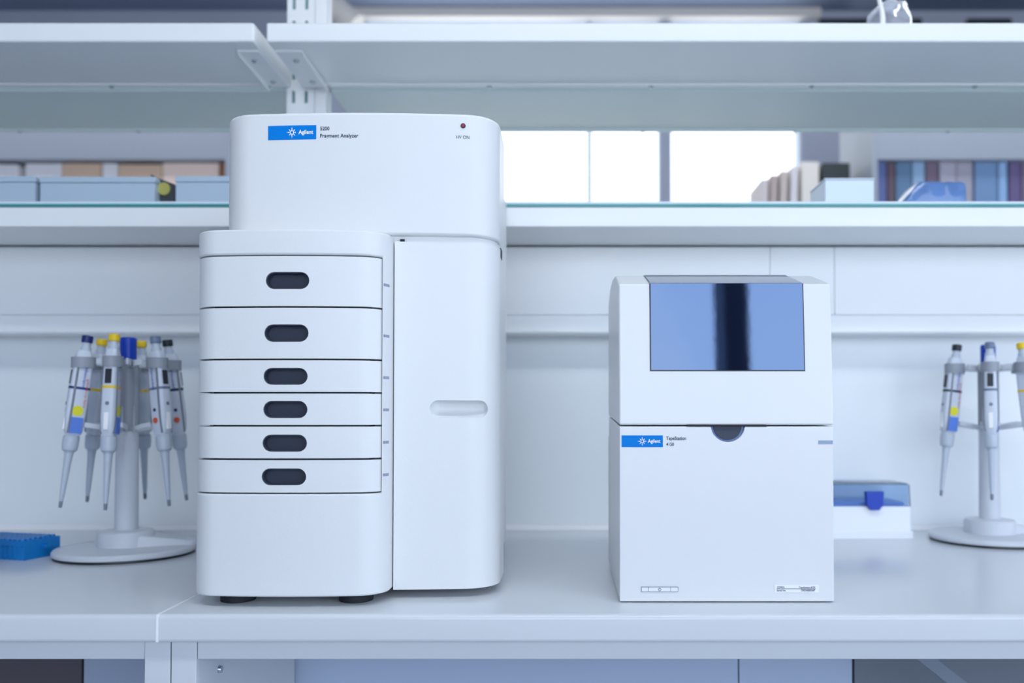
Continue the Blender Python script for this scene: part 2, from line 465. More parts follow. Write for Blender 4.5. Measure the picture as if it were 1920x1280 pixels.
back_panel(156, 470, M_UNDER, 'blue-grey panel under the left worktop beside the legs')
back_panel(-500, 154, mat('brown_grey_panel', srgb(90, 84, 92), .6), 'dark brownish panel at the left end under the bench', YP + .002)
# tilted brace at lower right
b = N()
pa, pb = P(1745, 1225, 1.30), P(1840, 1300, 1.30)
d = (pb - pa); nrm = Vector((-d.z, 0, d.x)).normalized() * -.020
q0, q1 = pa - d * .4, pb + d * 6
loft(b, [[q0, q0 + nrm, q0 + nrm + Vector((0, .02, 0)), q0 + Vector((0, .02, 0))], [q1, q1 + nrm, q1 + nrm + Vector((0, .02, 0)), q1 + Vector((0, .02, 0))]])
solo('diagonal_brace', b, mat('brace_grey', srgb(120, 130, 145), .5), 'slanting grey brace under the right end of the bench', 'brace', q1, bevel=.001)

# ================================================================== TALL ANALYSER
XA0, XA1 = PX(422, 1.15, 400), -.0905
YA0, YA1 = 1.118, 1.27
XMa = (XA0 + XA1) / 2; HWa = (XA1 - XA0) / 2
def yfront(x, x0, x1, y0, bulge, r):
    xm = (x0 + x1) / 2; hw = (x1 - x0) / 2
    u = (x - xm) / hw
    d = abs(x - xm) - (hw - r)
    y = y0 + bulge * u * u
    if d > 0: y += r - math.sqrt(max(r * r - d * d, 0))
    return y
def plan(x0, x1, y0, y1, bulge, r, inset=0.0, nf=28, nc=12, rb=.02, xa=None, xb=None, snap=None):
    """rounded body outline seen from above, optionally cut between xa and xb"""
    xs = []
    hw = (x1 - x0) / 2; xm = (x0 + x1) / 2
    for i in range(nc):      # left corner
        a = math.pi / 2 * i / nc; xs.append(x0 + r - r * math.cos(a))
    n = nf
    for i in range(n + 1): xs.append(x0 + r + (x1 - x0 - 2 * r) * i / n)
    for i in range(1, nc + 1):
        a = math.pi / 2 * i / nc; xs.append(x1 - r + r * math.sin(a))
    if xa is not None: xs = [xa] + [x for x in xs if x > xa + 1e-3]
    if xb is not None: xs = [x for x in xs if x < xb - 1e-3] + [xb]
    if snap is not None: xs = sorted([x for x in xs if abs(x - snap) > 2e-3] + [snap])
    pts = [(x, yfront(x, x0, x1, y0, bulge, r)) for x in xs]
    if xb is None:
        for i in range(5):
            a = math.pi / 2 * i / 4; pts.append((x1 - rb + rb * math.cos(a), y1 - rb + rb * math.sin(a)))
    else: pts.append((xb, y1))
    if xa is None:
        for i in range(5):
            a = math.pi / 2 * i / 4; pts.append((x0 + rb - rb * math.sin(a), y1 - rb + rb * math.cos(a)))
    else: pts.append((xa, y1))
    return pts
AB, AR = .012, .042
fa = thing('laboratory_analyser', (XMa, 1.34, ZB), 'tall white laboratory analyser with six drawers in its front tower', 'laboratory instrument')
za_top = PZ(210.5, YA0 + .002)
za_h0 = PZ(441, YA0 + .002)
za_bot = PZ(1105, YA0 + .003)
za_body_top = za_h0 - .001
# rear body
b = N(); prism(b, plan(XA0 + .003, XA1 - .0015, YA0 + .035, YA1 - .01, AB, AR - .012), za_bot + .004, za_h0 + .002)
add('inner_body', b, M_PLASTIC, fa, bevel=.003)
b = N(); prism(b, plan(XA0 + .012, -.1065, YA1 - .03, 1.545, .0, .01), za_bot + .004, za_top - .02)
add('rear_body', b, M_PLASTIC, fa, bevel=.003)
# hood
b = N(); prism(b, plan(XA0, XA1, YA0, YA1, AB, AR), za_h0, za_top)
add('hood', b, M_PLASTIC, fa, bevel=.0045, seg=4, limit=60)
# neck under the hood
b = N(); prism(b, plan(XA0 + .006, XA1 - .004, YA0 + .007, YA1 - .03, AB, AR - .004), za_h0 - .012, za_h0 + .001)
add('neck', b, M_PLASTIC, fa)
# door on the right
xd0 = PX(738.5, YA0 + .002, 800)
zd1 = PZ(453, YA0 + .003)
b = N(); prism(b, plan(XA0, XA1 + .0003, YA0 + .001, 1.245, AB, AR, xa=xd0, rb=.001), za_bot, zd1)
c = N()
hz0, hz1 = PZ(783, 1.13), PZ(750, 1.13)
hx0, hx1 = PX(807, 1.13, 766), PX(918, 1.15, 766)
rr = (hz1 - hz0) / 2; hc = (hz0 + hz1) / 2
rings = []
for i in range(13):
    a = math.pi * i / 12 - math.pi / 2
    k = math.cos(a) ; xo = (hx0 + rr + (hx1 - hx0 - 2 * rr) * 0) + math.sin(a) * rr if i <= 6 else (hx1 - rr) + math.sin(a) * rr
    if i == 6: rings.append((hx0 + rr, 1.0))
    rings.append((xo, max(k, .02)))
yc = yfront((hx0 + hx1) / 2, XA0, XA1, YA0, AB, AR) - .002
loft(c, [[(x, yc + (x - hx0) * .13 + k * .017 * math.cos(q * math.pi / 12), hc + k * rr * math.sin(q * math.pi / 12)) for q in range(24)] for x, k in rings])
add('door', b, M_PLASTIC, fa, bevel=.0016, seg=2, limit=50, cut=c)
# small black boxes put in for the shade of gaps at the door corners
b = N(); box(b, PX(748, YA0) , PX(756, YA0), YA0 + .004, YA0 + .02, PZ(452.5, YA0), PZ(447, YA0)); add('corner_gap_shade', b, M_DARKGAP, fa)
b = N(); box(b, XA1 - .003, XA1 + .0008, 1.176, 1.20, PZ(484, 1.18), PZ(466, 1.18)); add('corner_gap_shade', b, M_DARKGAP, fa)
b = N(); box(b, -.1075, -.1045, 1.44, 1.452, PZ(1036, 1.446), PZ(1027, 1.446)); add('rear_catch', b, M_GREYPRINT, fa)
# drawer tower
XM0, XM1, YM0 = PX(362, 1.09, 900) , -.2278, 1.066
MBU, MR = .009, .034
zm_top, zm_bot = PZ(429, YM0), PZ(1119.5, YM0)
seams = [PZ(q, YM0) for q in (478, 575, 673.5, 736, 798, 861, 925)]
def surf_x(px, x0, x1, y0, bu, r_):
    Y = y0
    for _ in range(12): Y = yfront(min(max(PX(px, Y, 700), x0 + .0005), x1 - .0005), x0, x1, y0, bu, r_)
    return PX(px, Y, 700)
xdr = surf_x(716.5, XM0, XM1, YM0, MBU, MR)
YM1 = 1.30
b = N(); prism(b, plan(XM0, XM1, YM0, YM1, MBU, MR, snap=xdr), zm_bot, zm_top)
c = N()
box(c, XM0 - .05, xdr, YM0 - .05, YM0 + .080, seams[-1] - .0007, seams[0] + .0007)
hous = add('drawer_housing', b, M_PLASTIC, fa, bevel=.0030, seg=3, limit=50, cut=c)
b = N(); box(b, XM0 + .012, xdr - .002, YM0 + .045, YM0 + .079, seams[-1], seams[0]); add('housing_core', b, M_PLASTIC, fa)
b = N(); prism(b, plan(XM0 + .0005, XM1, YM0 + .0015, YM0 + .0795, MBU, MR, xb=xdr - .001, rb=.001), 0, 1)
base_pts = plan(XM0 + .0012, XM1, YM0 + .0005, YM0 + .078, MBU, MR, xb=xdr - .0008, rb=.001)
b.free()
hands = [(497, 579, 509.5, 541.5), (495, 578, 608, 640.5), (494, 577, 689.5, 721), (494, 577, 751.5, 783.5), (493, 576, 815, 846.5), (492, 575.5, 878, 909.5)]
for k in range(6):
    z1, z0 = seams[k] - .0011, seams[k + 1] + .0011
    b = N(); prism(b, base_pts, z0, z1)
    c = N(); a0, a1, b0, b1 = hands[k]
    x0, x1, w0, w1 = PX(a0, YM0, 600), PX(a1, YM0, 600), PZ(b1, YM0), PZ(b0, YM0)
    prism_y(c, capsule_pts(x0, x1, w0, w1), YM0 - .03, YM0 + .020)
    d = add('drawer', b, M_PLASTIC, fa, bevel=.0011, seg=2, limit=50, cut=c)
    # slate lining of the grip
    b = N(); prism_y(b, capsule_pts(x0 + .0004, x1 - .0004, w0 + .0004, w1 - .0004), YM0 + .0022, YM0 + .0198)
    c = N(); prism_y(c, capsule_pts(x0 + .0012, x1 - .0012, w0 + .0012, w1 - .0012), YM0 - .01, YM0 + .014)
    tag(add('grip_recess', b, M_SLATE, d, cut=c), 'dark slate grip recess')
    # tiny grey viewing slot on the housing beside the drawer
    zc = PZ((531.5, 628, 707, 768, 829.5, 891)[k], 1.08)
    b = N()
    for s0, s1 in ((719, 723), (723.5, 729.5)):
        xa_, xb_ = surf_x(s0, XM0, XM1, YM0, MBU, MR), surf_x(s1, XM0, XM1, YM0, MBU, MR)
        ya_ = yfront(xa_, XM0, XM1, YM0, MBU, MR); yb_ = yfront(xb_, XM0, XM1, YM0, MBU, MR)
        prism(b, [(xa_, ya_ - .0007), (xb_, yb_ - .0007), (xb_, yb_ + .002), (xa_, ya_ + .002)], zc - .0018, zc + .0018)
    tag(add('indicator_slot', b, M_GREYPRINT, hous), 'small grey slot')
for k in range(1, 6):  # black strips painting the shade inside the drawer slits
    b = N(); pts = plan(XM0 + .003, XM1, YM0 + .004, YM0 + .06, MBU, MR, xa=PX(398, 1.07), xb=PX(690, 1.07))
    prism(b, pts, seams[k] - .0012, seams[k] + .0012); add('slit_shade', b, M_DARKGAP, fa)
# black strip standing in for the shade between tower and door
b = N(); box(b, XM1 - .001, xd0 + .0005, YA0 + .022, YA0 + .03, za_bot + .006, zd1 - .003); add('gap_shadow', b, M_DARKGAP, fa)
for px_ in (447, 668):
    for yy in (1.112, 1.50):
        b = N(); x = PX(px_, 1.112, 1125); cyl(b, (x, yy, ZB + .0002), (x, yy, zm_bot + .002), .022, .0225, 28); add('foot', b, M_DARKGAP, fa, bevel=.001)
b = N(); x = PX(880, 1.3, 1100); cyl(b, (x, 1.50, ZB + .0002), (x, 1.50, za_bot + .006), .02, .0205, 28); add('foot', b, M_DARKGAP, fa)
b = N(); x = PX(830, 1.3, 1100); cyl(b, (x, 1.27, ZB + .0002), (x, 1.27, za_bot + .006), .02, .0205, 28); add('foot', b, M_DARKGAP, fa)

hf = lambda x: yfront(x, XA0, XA1, YA0, AB, AR)
def badge(parent, px0, px1, py0, py1, Y, yf):
    x0, x1, z0, z1 = PX(px0, Y, py0), PX(px1, Y, py0), PZ(py1, Y), PZ(py0, Y)
    b = N(); n = 12
    top = []
    for i in range(n + 1):
        x = x0 + (x1 - x0) * i / n; top.append((x, yf(x) - .0004))
    pts = top + [(x, y + .002) for x, y in reversed(top)]
    prism(b, pts, z0, z1)
    bd = tag(add('badge', b, M_LOGO, parent, weighted=False), 'blue badge with white starburst and lettering')
    w, h = x1 - x0, z1 - z0
    # starburst emblem
    b = N(); cx, cz = x0 + w * .5, z0 + h * .5
    R0, R1 = h * .10, h * .155
    n = 28
    for i in range(n):
        a0_, a1_ = 2 * math.pi * i / n, 2 * math.pi * (i + 1) / n
        q = [(R0, a0_), (R1, a0_), (R1, a1_), (R0, a1_)]
        b.faces.new([b.verts.new((cx + r * math.cos(a), yf(cx) - .0007, cz + r * math.sin(a))) for r, a in q])
    for i in range(8):
        a = math.pi / 4 * i
        L = h * (.40 if i % 2 == 0 else .33)
        da = .09
        ps = [(h * .19, a - .22), (L, a), (h * .19, a + .22)]
        b.faces.new([b.verts.new((cx + r * math.cos(q), yf(cx) - .0007, cz + r * math.sin(q))) for r, q in ps])
    add('emblem', b, M_WHITE, bd, smooth=False)
    b = text_bm('Agilent', x0 + w * .635, x0 + w * .94, z0 + h * .38, z0 + h * .67, yf, bold=.022, thick=.0007)
    add('lettering', b, M_WHITE, bd, smooth=False)
badge(fa, 502, 594, 235.5, 262, YA0 + .003, hf)
YH = YA0 + .002
b = text_bm('5200', PX(601, YH, 240), PX(618.5, YH, 240), PZ(245, YH), PZ(238, YH), hf, bold=.018); add('lettering', b, M_INK, fa, smooth=False)
b = text_bm('Fragment Analyzer', PX(601, YH, 240), PX(673, YH, 240), PZ(258.5, YH), PZ(251.5, YH), hf, bold=.018); add('lettering', b, M_INK, fa, smooth=False)
b = text_bm('HV ON', PX(855.5, 1.125, 240), PX(880, 1.125, 240), PZ(260.5, 1.125), PZ(254, 1.125), hf); add('lettering', b, M_INK, fa, smooth=False)
lc = P(868.5, 236, 1.125); ly = hf(lc.x)
b = N(); cyl(b, (lc.x, ly + .002, lc.z), (lc.x, ly - .0012, lc.z), .0036, .0032, 24); lr = add('indicator_lamp', b, mat('dark_lamp_ring', srgb(50, 40, 50), .3), fa)
b = N(); cyl(b, (lc.x, ly - .001, lc.z), (lc.x, ly - .0022, lc.z), .0021, .0012, 20); add('lens', b, mat('red_lens', srgb(190, 60, 80), .15), lr)

# ================================================================== BENCHTOP INSTRUMENT WITH SCREEN
YS = 1.094
XS0, XS1 = PX(1161.5, YS, 900), PX(1563.5, YS, 900)
zs_bot, zseam = PZ(1128, YS), PZ(797.5, YS)
ts = thing('benchtop_instrument', ((XS0 + XS1) / 2, 1.22, ZB), 'compact white benchtop instrument with a dark glossy lid window', 'laboratory instrument')
b = N(); prism_x(b, [(YS + .001, zs_bot), (YS + .001, zseam - .0012), (1.355, zseam + .0098), (1.355, ZB + .012), (1.31, zs_bot), ], XS0, XS1)
lx0, lx1 = PX(1333.5, YS, 800), PX(1396.5, YS, 800); lr_ = (lx1 - lx0) / 2; lcx = (lx0 + lx1) / 2
def semi(r, zt, n=24): return [(lcx + r * math.cos(math.pi + math.pi * i / n), zt + r * math.sin(math.pi + math.pi * i / n) * .98) for i in range(n + 1)]
c = N(); prism_y(c, [(lcx + lr_, zseam + .01)] + [(x, z) for x, z in reversed(semi(lr_, zseam))] + [(lcx - lr_, zseam + .01)], YS - .01, YS + .014)
add('base_housing', b, M_PAINT, ts, bevel=.0028, seg=3, limit=30, cut=c)
zf1 = PZ(532, 1.105)
prof = [(YS, zseam + .0006), (1.105, zf1), (1.148, PZ(523.5, 1.148)), (1.19, PZ(517, 1.19)), (1.25, PZ(517, 1.25) - .006), (1.31, PZ(517, 1.31) - .020), (1.345, PZ(517, 1.345) - .040), (1.357, PZ(550, 1.357) - .02), (1.357, zseam + .0118)]
b = N(); prism_x(b, prof, XS0 - .0004, XS1 + .0010)
add('lid', b, M_PAINT, ts, bevel=.0028, seg=3, limit=8)
b = N(); box(b, XS0 - .0005, XS0 + .01, 1.325, 1.37, ZB + .006, zseam - .02); add('rear_module', b, M_PAINT, ts, bevel=.002)
b = N(); box(b, XS0 + .02, XS1 - .02, 1.35, 1.37, ZB + .01, zseam - .02); add('rear_vent', b, M_PAINT, ts, bevel=.002)
# glass window wrapping from the face over the top
gx0, gx1 = PX(1220, 1.10, 600), PX(1506.5, 1.10, 600)
tz = lambda z: YS + (1.105 - YS) * (z - zseam) / (zf1 - zseam)
zg0 = PZ(694, 1.10)
def wrap(x0, x1, z0, off, th, yend):
    f = [(tz(z0) - off, z0), (1.105 - off, zf1 + off * .6), ]
    top = [(y, z) for y, z in prof[2:5] if y < yend]
    up = [(y, z + off) for y, z in top]
    dn = [(y, z - th) for y, z in top]
    return f + up + list(reversed(dn)) + [(1.105 + th, zf1 - th), (tz(z0) + th, z0)]
b = N(); prism_x(b, wrap(gx0 - .0013, gx1 + .0013, zg0 - .0013, .0004, .003, 1.2), gx0 - .0013, gx1 + .0013)
wf = tag(add('window_bezel', b, mat('black_bezel', (.01, .012, .02), .25), ts, weighted=False, angle=20), 'thin black window frame')
M_SCREEN = mat('dark_glossy_window', srgb(16, 24, 44), .03, spec=.5, ior=2.3, bump=.03, bscale=60)
M_SCREEN.node_tree.nodes['Principled BSDF'].inputs['Specular Tint'].default_value = (.43, .62, 1, 1)
b = N(); prism_x(b, wrap(gx0, gx1, zg0, .0012, .002, 1.2), gx0, gx1)
tag(add('window_pane', b, M_SCREEN, ts, bevel=.0004, seg=2, limit=20), 'dark glossy lid window')
# latch
b = N(); prism_y(b, list(reversed(semi(lr_ - .0004, zseam - .001))), YS + .006, YS + .0135); lt = tag(add('latch_recess', b, mat('latch_rim', srgb(120, 145, 195), .4), ts), 'blue-grey half-round finger latch recess')
b = N(); prism_y(b, list(reversed(semi(lr_ * .84, zseam - .001))), YS + .0035, YS + .0065); add('latch_pad', b, M_SLATE, lt)
b = N(); box(b, PX(1288, YS), PX(1437, YS), YS + .0006, YS + .004, zseam - .0012, zseam + .0012); add('lid_gap', b, M_DARKGAP, ts)
sf = lambda x: YS + .001
badge(ts, 1165.5, 1243, 816, 838, YS, sf)
b = text_bm('TapeStation', PX(1249, YS), PX(1286.5, YS), PZ(824.5, YS), PZ(818, YS), sf, bold=.018); add('lettering', b, M_INK, ts, smooth=False)
b = text_bm('4150', PX(1249, YS), PX(1263.5, YS), PZ(835.5, YS), PZ(829.5, YS), sf, bold=.015); add('lettering', b, M_INK, ts, smooth=False)
b = N(); box(b, PX(1534, YS), XS1 - .0008, YS + .0004, YS + .003, PZ(832, YS), PZ(825.5, YS)); add('status_light_bar', b, mat('bar_grey', srgb(140, 158, 190), .3), ts)
# power button strip
def outline(bm, x0, x1, z0, z1, w, y):
    box(bm, x0, x1, y, y + .001, z1 - w, z1); box(bm, x0, x1, y, y + .001, z0, z0 + w)
    box(bm, x0, x0 + w, y, y + .001, z0, z1); box(bm, x1 - w, x1, y, y + .001, z0, z1)
b = N(); x0, x1, z0, z1 = PX(1202, YS), PX(1270.5, YS), PZ(1109, YS), PZ(1100, YS)
box(b, x0, x1, YS + .0004, YS + .002, z0, z1); pbn = add('power_button', b, mat('button_white', (.84, .85, .88), .3), ts)
M_LINE = mat('thin_grey_line', srgb(120, 130, 160), .6)
b = N(); outline(b, x0, x1, z0, z1, .0004, YS)
for q in (1215.5, 1256.5): box(b, PX(q, YS) - .0002, PX(q, YS) + .0002, YS, YS + .001, z0, z1)
add('outline', b, M_LINE, pbn, smooth=False)
b = N(); cx, cz, n = PX(1236, YS), (z0 + z1) / 2 - .0002, 24
for i in range(n):
    a0_ = math.radians(115 + 310 * i / n); a1_ = math.radians(115 + 310 * (i + 1) / n)
    b.faces.new([b.verts.new((cx + r * math.cos(a), YS + .0001, cz + r * math.sin(a))) for r, a in ((.0014, a0_), (.0019, a0_), (.0019, a1_), (.0014, a1_))])
box(b, cx - .00025, cx + .00025, YS + .0001, YS + .0003, cz + .0004, cz + .0022)
add('power_symbol', b, M_INK, pbn, smooth=False)
b = N(); x0, x1, z0, z1 = PX(1450, YS), PX(1533, YS), PZ(1110.5, YS), PZ(1096.5, YS)
box(b, x0, x1, YS + .0004, YS + .002, z0, z1); lbp = add('serial_label', b, mat('label_white', (.86, .87, .9), .35), ts)
sl = lambda x: YS + .0004
for tx, a, c, zb0, zt0 in (('G2992A', 1455, 1469, 1102.3, 1099), ('TapeStation 4150', 1495.5, 1526, 1102.3, 1099), ('Serial No.', 1454.5, 1472, 1108.3, 1105), ('DEDAB00567', 1500, 1526, 1108.3, 1104.3)):
    b = text_bm(tx, PX(a, YS), PX(c, YS), PZ(zb0, YS), PZ(zt0, YS), sl, bold=.01); add('lettering', b, M_INK, lbp, smooth=False)
b = N(); box(b, PX(1454, YS), PX(1527, YS), YS, YS + .0006, PZ(1103.9, YS), PZ(1103.3, YS)); add('rule', b, M_INK, lbp, smooth=False)

# ================================================================== PIPETTES AND CAROUSELS
M_PIP = mat('pipette_body_plastic', srgb(205, 212, 224), .35)
M_PIPG = mat('pipette_grey_plastic', srgb(120, 128, 142), .4)
M_PIPC = mat('pipette_cone_plastic', srgb(185, 195, 208), .35)
M_YEL = mat('yellow_plastic', srgb(235, 200, 30), .4)
M_NAVY = mat('navy_plastic', srgb(20, 40, 105), .4)
M_BLUE = mat('cobalt_plastic', srgb(14, 60, 175), .35)
M_GRY = mat('grey_cap_plastic', srgb(110, 125, 150), .4)
M_BLK = mat('black_cap_plastic', srgb(30, 38, 45), .4)
M_LBLB = mat('blue_paper_label', srgb(90, 130, 215), .6, var=.25, vscale=400)
M_RED = mat('red_print', srgb(205, 90, 90), .6)
M_ORG = mat('orange_print', srgb(215, 90, 60), .6)
M_DISP = mat('dark_display', srgb(35, 40, 50), .3)
def pipette(label, cap, group, look):
    """modelled upright at the origin; outward is +x; the hanging point is z = 0"""
    t = thing('pipette', (0, 0, 0), label, 'pipette', group)
    b = N()
    secs = [(.018, .017, .020, .001), (.010, .019, .025, .001), (-.01, .020, .029, .0), (-.055, .022, .031, 0), (-.095, .0225, .031, 0), (-.118, .021, .027, -.001), (-.126, .017, .020, -.001)]
    loft(b, [[(x, y, z) for x, y in rrect(cx, 0, d, w, min(w, d) * .28)] for z, w, d, cx in secs])
    body = add('body', b, M_PIP, t, angle=50)
    b = N(); lathe(b, [(.0085, .017), (.0085, .023), (.0068, .026), (.0068, .034)], n=20); add('plunger', b, M_PIPC, t, angle=30)
    b = N(); lathe(b, [(.0078, .032), (.0088, .0335), (.0088, .0425), (.0078, .044)], n=20); add('plunger_cap', b, cap, t, angle=30)
    b = N()
    loft(b, [[(x, y, z) for x, y in rrect(0, 0, .0318, .0228, .007)] for z in (-.048, -.0438)]); tag(add('volume_ring', b, cap, t, angle=50), 'coloured volume ring')
    b = N(); lathe(b, [(.0085, -.124), (.0125, -.128), (.0125, -.142), (.0115, -.150), (.0085, -.153)], n=24); add('ejector_collar', b, M_PIPC, t, angle=30)
    b = N(); lathe(b, [(.0075, -.150), (.0062, -.165), (.0040, -.222), (.0026, -.240)], n=20); add('tip_cone', b, M_PIPC, t, angle=40)
    b = N(); lathe(b, [(.0030, -.234), (.0026, -.246), (.0018, -.2465)], n=16); add('nozzle', b, M_PIPG, t, angle=40)
    for s in (-1, 1):
        b = N(); loft(b, [[(x, y, z) for x, y in rrect(.008, s * (.0105 + k), .0035, .0022, .0008, 2)] for z, k in ((-.004, 0), (-.055, .0008), (-.095, .001), (-.122, -.001))]); add('ejector_rod', b, M_PIPG, t)
    xo = .0158
    b = N(); box(b, xo - .002, xo + .0002, -.0055, .0045, -.040, -.016); add('volume_display', b, M_DISP, t)
    b = N(); cyl(b, (xo - .002, 0, -.073), (xo + .0006, 0, -.073), .0035, .003, 16); add('lock_button', b, M_PIPG, t)
    b = N(); box(b, xo - .003, xo + .0001, -.004, .003, -.116, -.088); add('name_label', b, M_WHITE, t)
    # print on the two flanks
    def flank_text(body_, z0, z1, xc, h, s, m):
        bb = text_bm(body_, z0, z1, 0, h, lambda q: 0)
        for v in bb.verts:
            zz, hh = v.co.x, v.co.z
            v.co = Vector((xc + (h / 2 - hh) * s * -1, s * .0119, z0 + z1 - zz if s > 0 else zz))
        add('print', bb, m, t, smooth=False)
    if look != 'plain':
        flank_text('eppendorf', -.048, -.006, -.003, .0045, 1 if look == 'stickered' else -1, M_LOGO if False else M_BLUE)
    if look == 'stickered':
        flank_text('Research plus', -.078, -.030, -.0085, .004, 1, M_RED)
        b = N(); cyl(b, (-.001, .0100, -.084), (-.001, .0122, -.084), .0085, .0085, 24); tag(add('dot_sticker', b, mat('yellow_sticker', srgb(225, 220, 45), .5), t), 'round yellow sticker')
        b = N(); box(b, -.0115, .0065, .009, .0121, -.122, -.095); tag(add('paper_sticker', b, M_LBLB, t), 'blue sticker')
    if look == 'marked':
        b = N(); cyl(b, (-.003, -.0100, -.100), (-.003, -.0120, -.100), .005, .005, 20); tag(add('mark', b, M_ORG, t), 'orange mark')
        b = N(); cyl(b, (-.003, -.0100, -.082), (-.003, -.0120, -.082), .003, .003, 20); add('mark', b, M_NAVY, t)
    return t

def copy_tree(o, parent=None):
    c = o.copy(); COL.objects.link(c); c.parent = parent
    for ch in list(o.children): copy_tree(ch, c)
    return c

def carousel(turn):
    t = thing('pipette_carousel', (0, 0, 0), 'x', 'pipette stand')
    # oval foot plate
    b = N(); n = 56
    def oval(a_, b_, z): return [(a_ * math.cos(2 * math.pi * i / n) + .002, b_ * math.sin(2 * math.pi * i / n) - .004, z) for i in range(n)]
    loft(b, [oval(.111, .108, .0040), oval(.113, .110, .0055), oval(.113, .110, .010), oval(.110, .107, .0135), oval(.08, .08, .0155)])
    add('foot_plate', b, M_STAND, t, angle=30)
    b = N(); loft(b, [oval(.1105, .1075, .0002), oval(.1105, .1075, .0040)]); add('rubber_underlay', b, M_BLK, t)
    # hub with a wing running back to the right
    b = N()
    lathe(b, [(.046, .0135), (.0455, .036), (.043, .0405), (.030, .0425)], n=40)
    add('hub', b, M_STAND, t, angle=35)
    b = N()
    r1, r2 = .046, .016
    c2 = Vector((.098, .022))
    def wing(k, z1, z2):
        pts = []
        for i in range(13):
            a = math.radians(100 + 180 * i / 12) ; pts.append((r1 * k * math.cos(a), r1 * k * math.sin(a), z1))
        for i in range(9):
            a = math.radians(280 + 180 * i / 8); pts.append((c2.x + r2 * k * math.cos(a), c2.y + r2 * k * math.sin(a), z2))
        return pts
    loft(b, [wing(1, .0135, .0135), wing(.97, .036, .020), wing(.90, .0395, .0225)])
    add('hub_wing', b, M_STAND, t, angle=35)
    b = N(); cyl(b, (0, 0, .040), (0, 0, .255), .0190, .0178, 40); add('pole', b, M_STAND, t, angle=30)
    b = N()
    for i in range(6):
        a = math.radians(i * 60)
        cyl(b, (.008 * math.cos(a), .008 * math.sin(a), .212), (.008 * math.cos(a), .008 * math.sin(a), .336), .0115, .0115, 20)
    add('turret', b, M_STANDG, t, angle=30)
    b = N(); lathe(b, [(.0135, .335), (.0135, .372), (.012, .3745)], n=32); tag(add('top_cap', b, M_BLUE, t, angle=30), 'dark blue cap')
    for i in range(6):
        a = math.radians(60 * i + turn); ca, sa = math.cos(a), math.sin(a)
        R = lambda x, y, z: (x * ca - y * sa, x * sa + y * ca, z)
        b = N()
        def barloop(x0, x1, y, z0, z1, w):
            pts = [(x0, y - w, z0), (x1, y - w, z0), (x1, y + w, z0), (x0, y + w, z0)]
            pts2 = [(x0, y - w, z1), (x1, y - w, z1), (x1, y + w, z1), (x0, y + w, z1)]
            loft(b, [[R(*p) for p in pts], [R(*p) for p in pts2]])
        # a curved two-rail arm
        for s in (-1, 1):
            prev = None; rings = []
            for k in range(8):
                u = k / 7
                x = .012 + u * .040; y = s * (.004 + .013 * math.sin(u * math.pi * .62)); z = .327 + .004 * u
                rings.append([R(x, y - .0018, z - .005), R(x, y + .0018, z - .005), R(x, y + .0018, z + .005), R(x, y - .0018, z + .005)])
            loft(b, rings)
        arm = add('upper_arm', b, M_STAND, t, angle=40)
        b = N()
        for s in (-1, 1):
            rings = []
            for k in range(8):
                u = k / 7
                x = .012 + u * .056; y = s * (.002 + .013 * math.sin(u * math.pi * .62)); z = .214 + .010 * u
                rings.append([R(x, y - .0018, z - .004), R(x, y + .0018, z - .004), R(x, y + .0018, z + .004), R(x, y - .0018, z + .004)])
            loft(b, rings)
        add('lower_arm', b, M_STAND, t, angle=40)
        # grey clip gripping the pipette neck
        b = N(); rings = []
        for k in range(13):
            q = math.radians(-180 + 15 + 330 * k / 12)
            q = math.radians(-165 + 330 * k / 12)
            x, y = .068 + .0172 * math.cos(q), .0138 * math.sin(q)
            nx, ny = math.cos(q) * .0018, math.sin(q) * .0018
            rings.append([R(x - nx, y - ny, .320), R(x + nx, y + ny, .320), R(x + nx, y + ny, .338), R(x - nx, y - ny, .338)])
        loft(b, rings); tag(add('clip', b, M_STANDG, arm, angle=40), 'mid-grey clip')
    return t
car = carousel(38.1)
LX, LY = PX(238, 1.475, 900), 1.475
RXc, RY_ = PX(1855, 1.63, 900), 1.63
HZ = .325
car2 = carousel(66)
car.location = (LX, LY, ZB + .0003)
car['label'] = 'grey pipette carousel stand left of the tall analyser'
car2.location = (RXc, RY_, ZB + .0003)
car2['label'] = 'grey pipette carousel stand at the right edge of the bench'
def hang(p, cx, cy, deg, tilt=7.0, r=.068):
    a = math.radians(deg)
    p.location = (cx + r * math.cos(a), cy + r * math.sin(a), ZB + HZ + .006)
    p.rotation_euler = (0, -math.radians(tilt), a)
GL, GR = 'pipettes hanging on the left carousel', 'pipettes hanging on the right carousel'
for deg, cap, look, lab, tilt in (
        (218.1, M_NAVY, 'stickered', 'navy-capped pipette with yellow dot sticker, leftmost on left carousel', 7.5),
        (278.1, M_YEL, 'stickered', 'yellow-capped pipette at the front of the left carousel, yellow volume ring', 6),
        (158.1, M_YEL, 'plain', 'yellow-capped pipette behind, between navy-capped and front pipettes', 6.5),
        (98.1, M_YEL, 'plain', 'yellow-capped pipette hanging behind the pole of the left carousel', 5.5),
        (338.1, M_GRY, 'marked', 'grey-capped pipette with an orange mark, front right of left carousel', 7),
        (38.1, M_BLK, 'marked', 'black-capped pipette nearest the tall analyser on the left carousel', 7)):
    hang(pipette(lab, cap, GL, look), LX, LY, deg, tilt)
for deg, cap, look, lab, tilt in (
        (186, M_BLK, 'stickered', 'black-capped pipette with yellow dot, left side of right carousel', 7),
        (246, M_GRY, 'stickered', 'grey-capped pipette in front of the right carousel pole', 6),
        (306, M_YEL, 'stickered', 'yellow-capped pipette at the right picture edge on right carousel', 7)):
    hang(pipette(lab, cap, GR, look), RXc, RY_, deg, tilt)

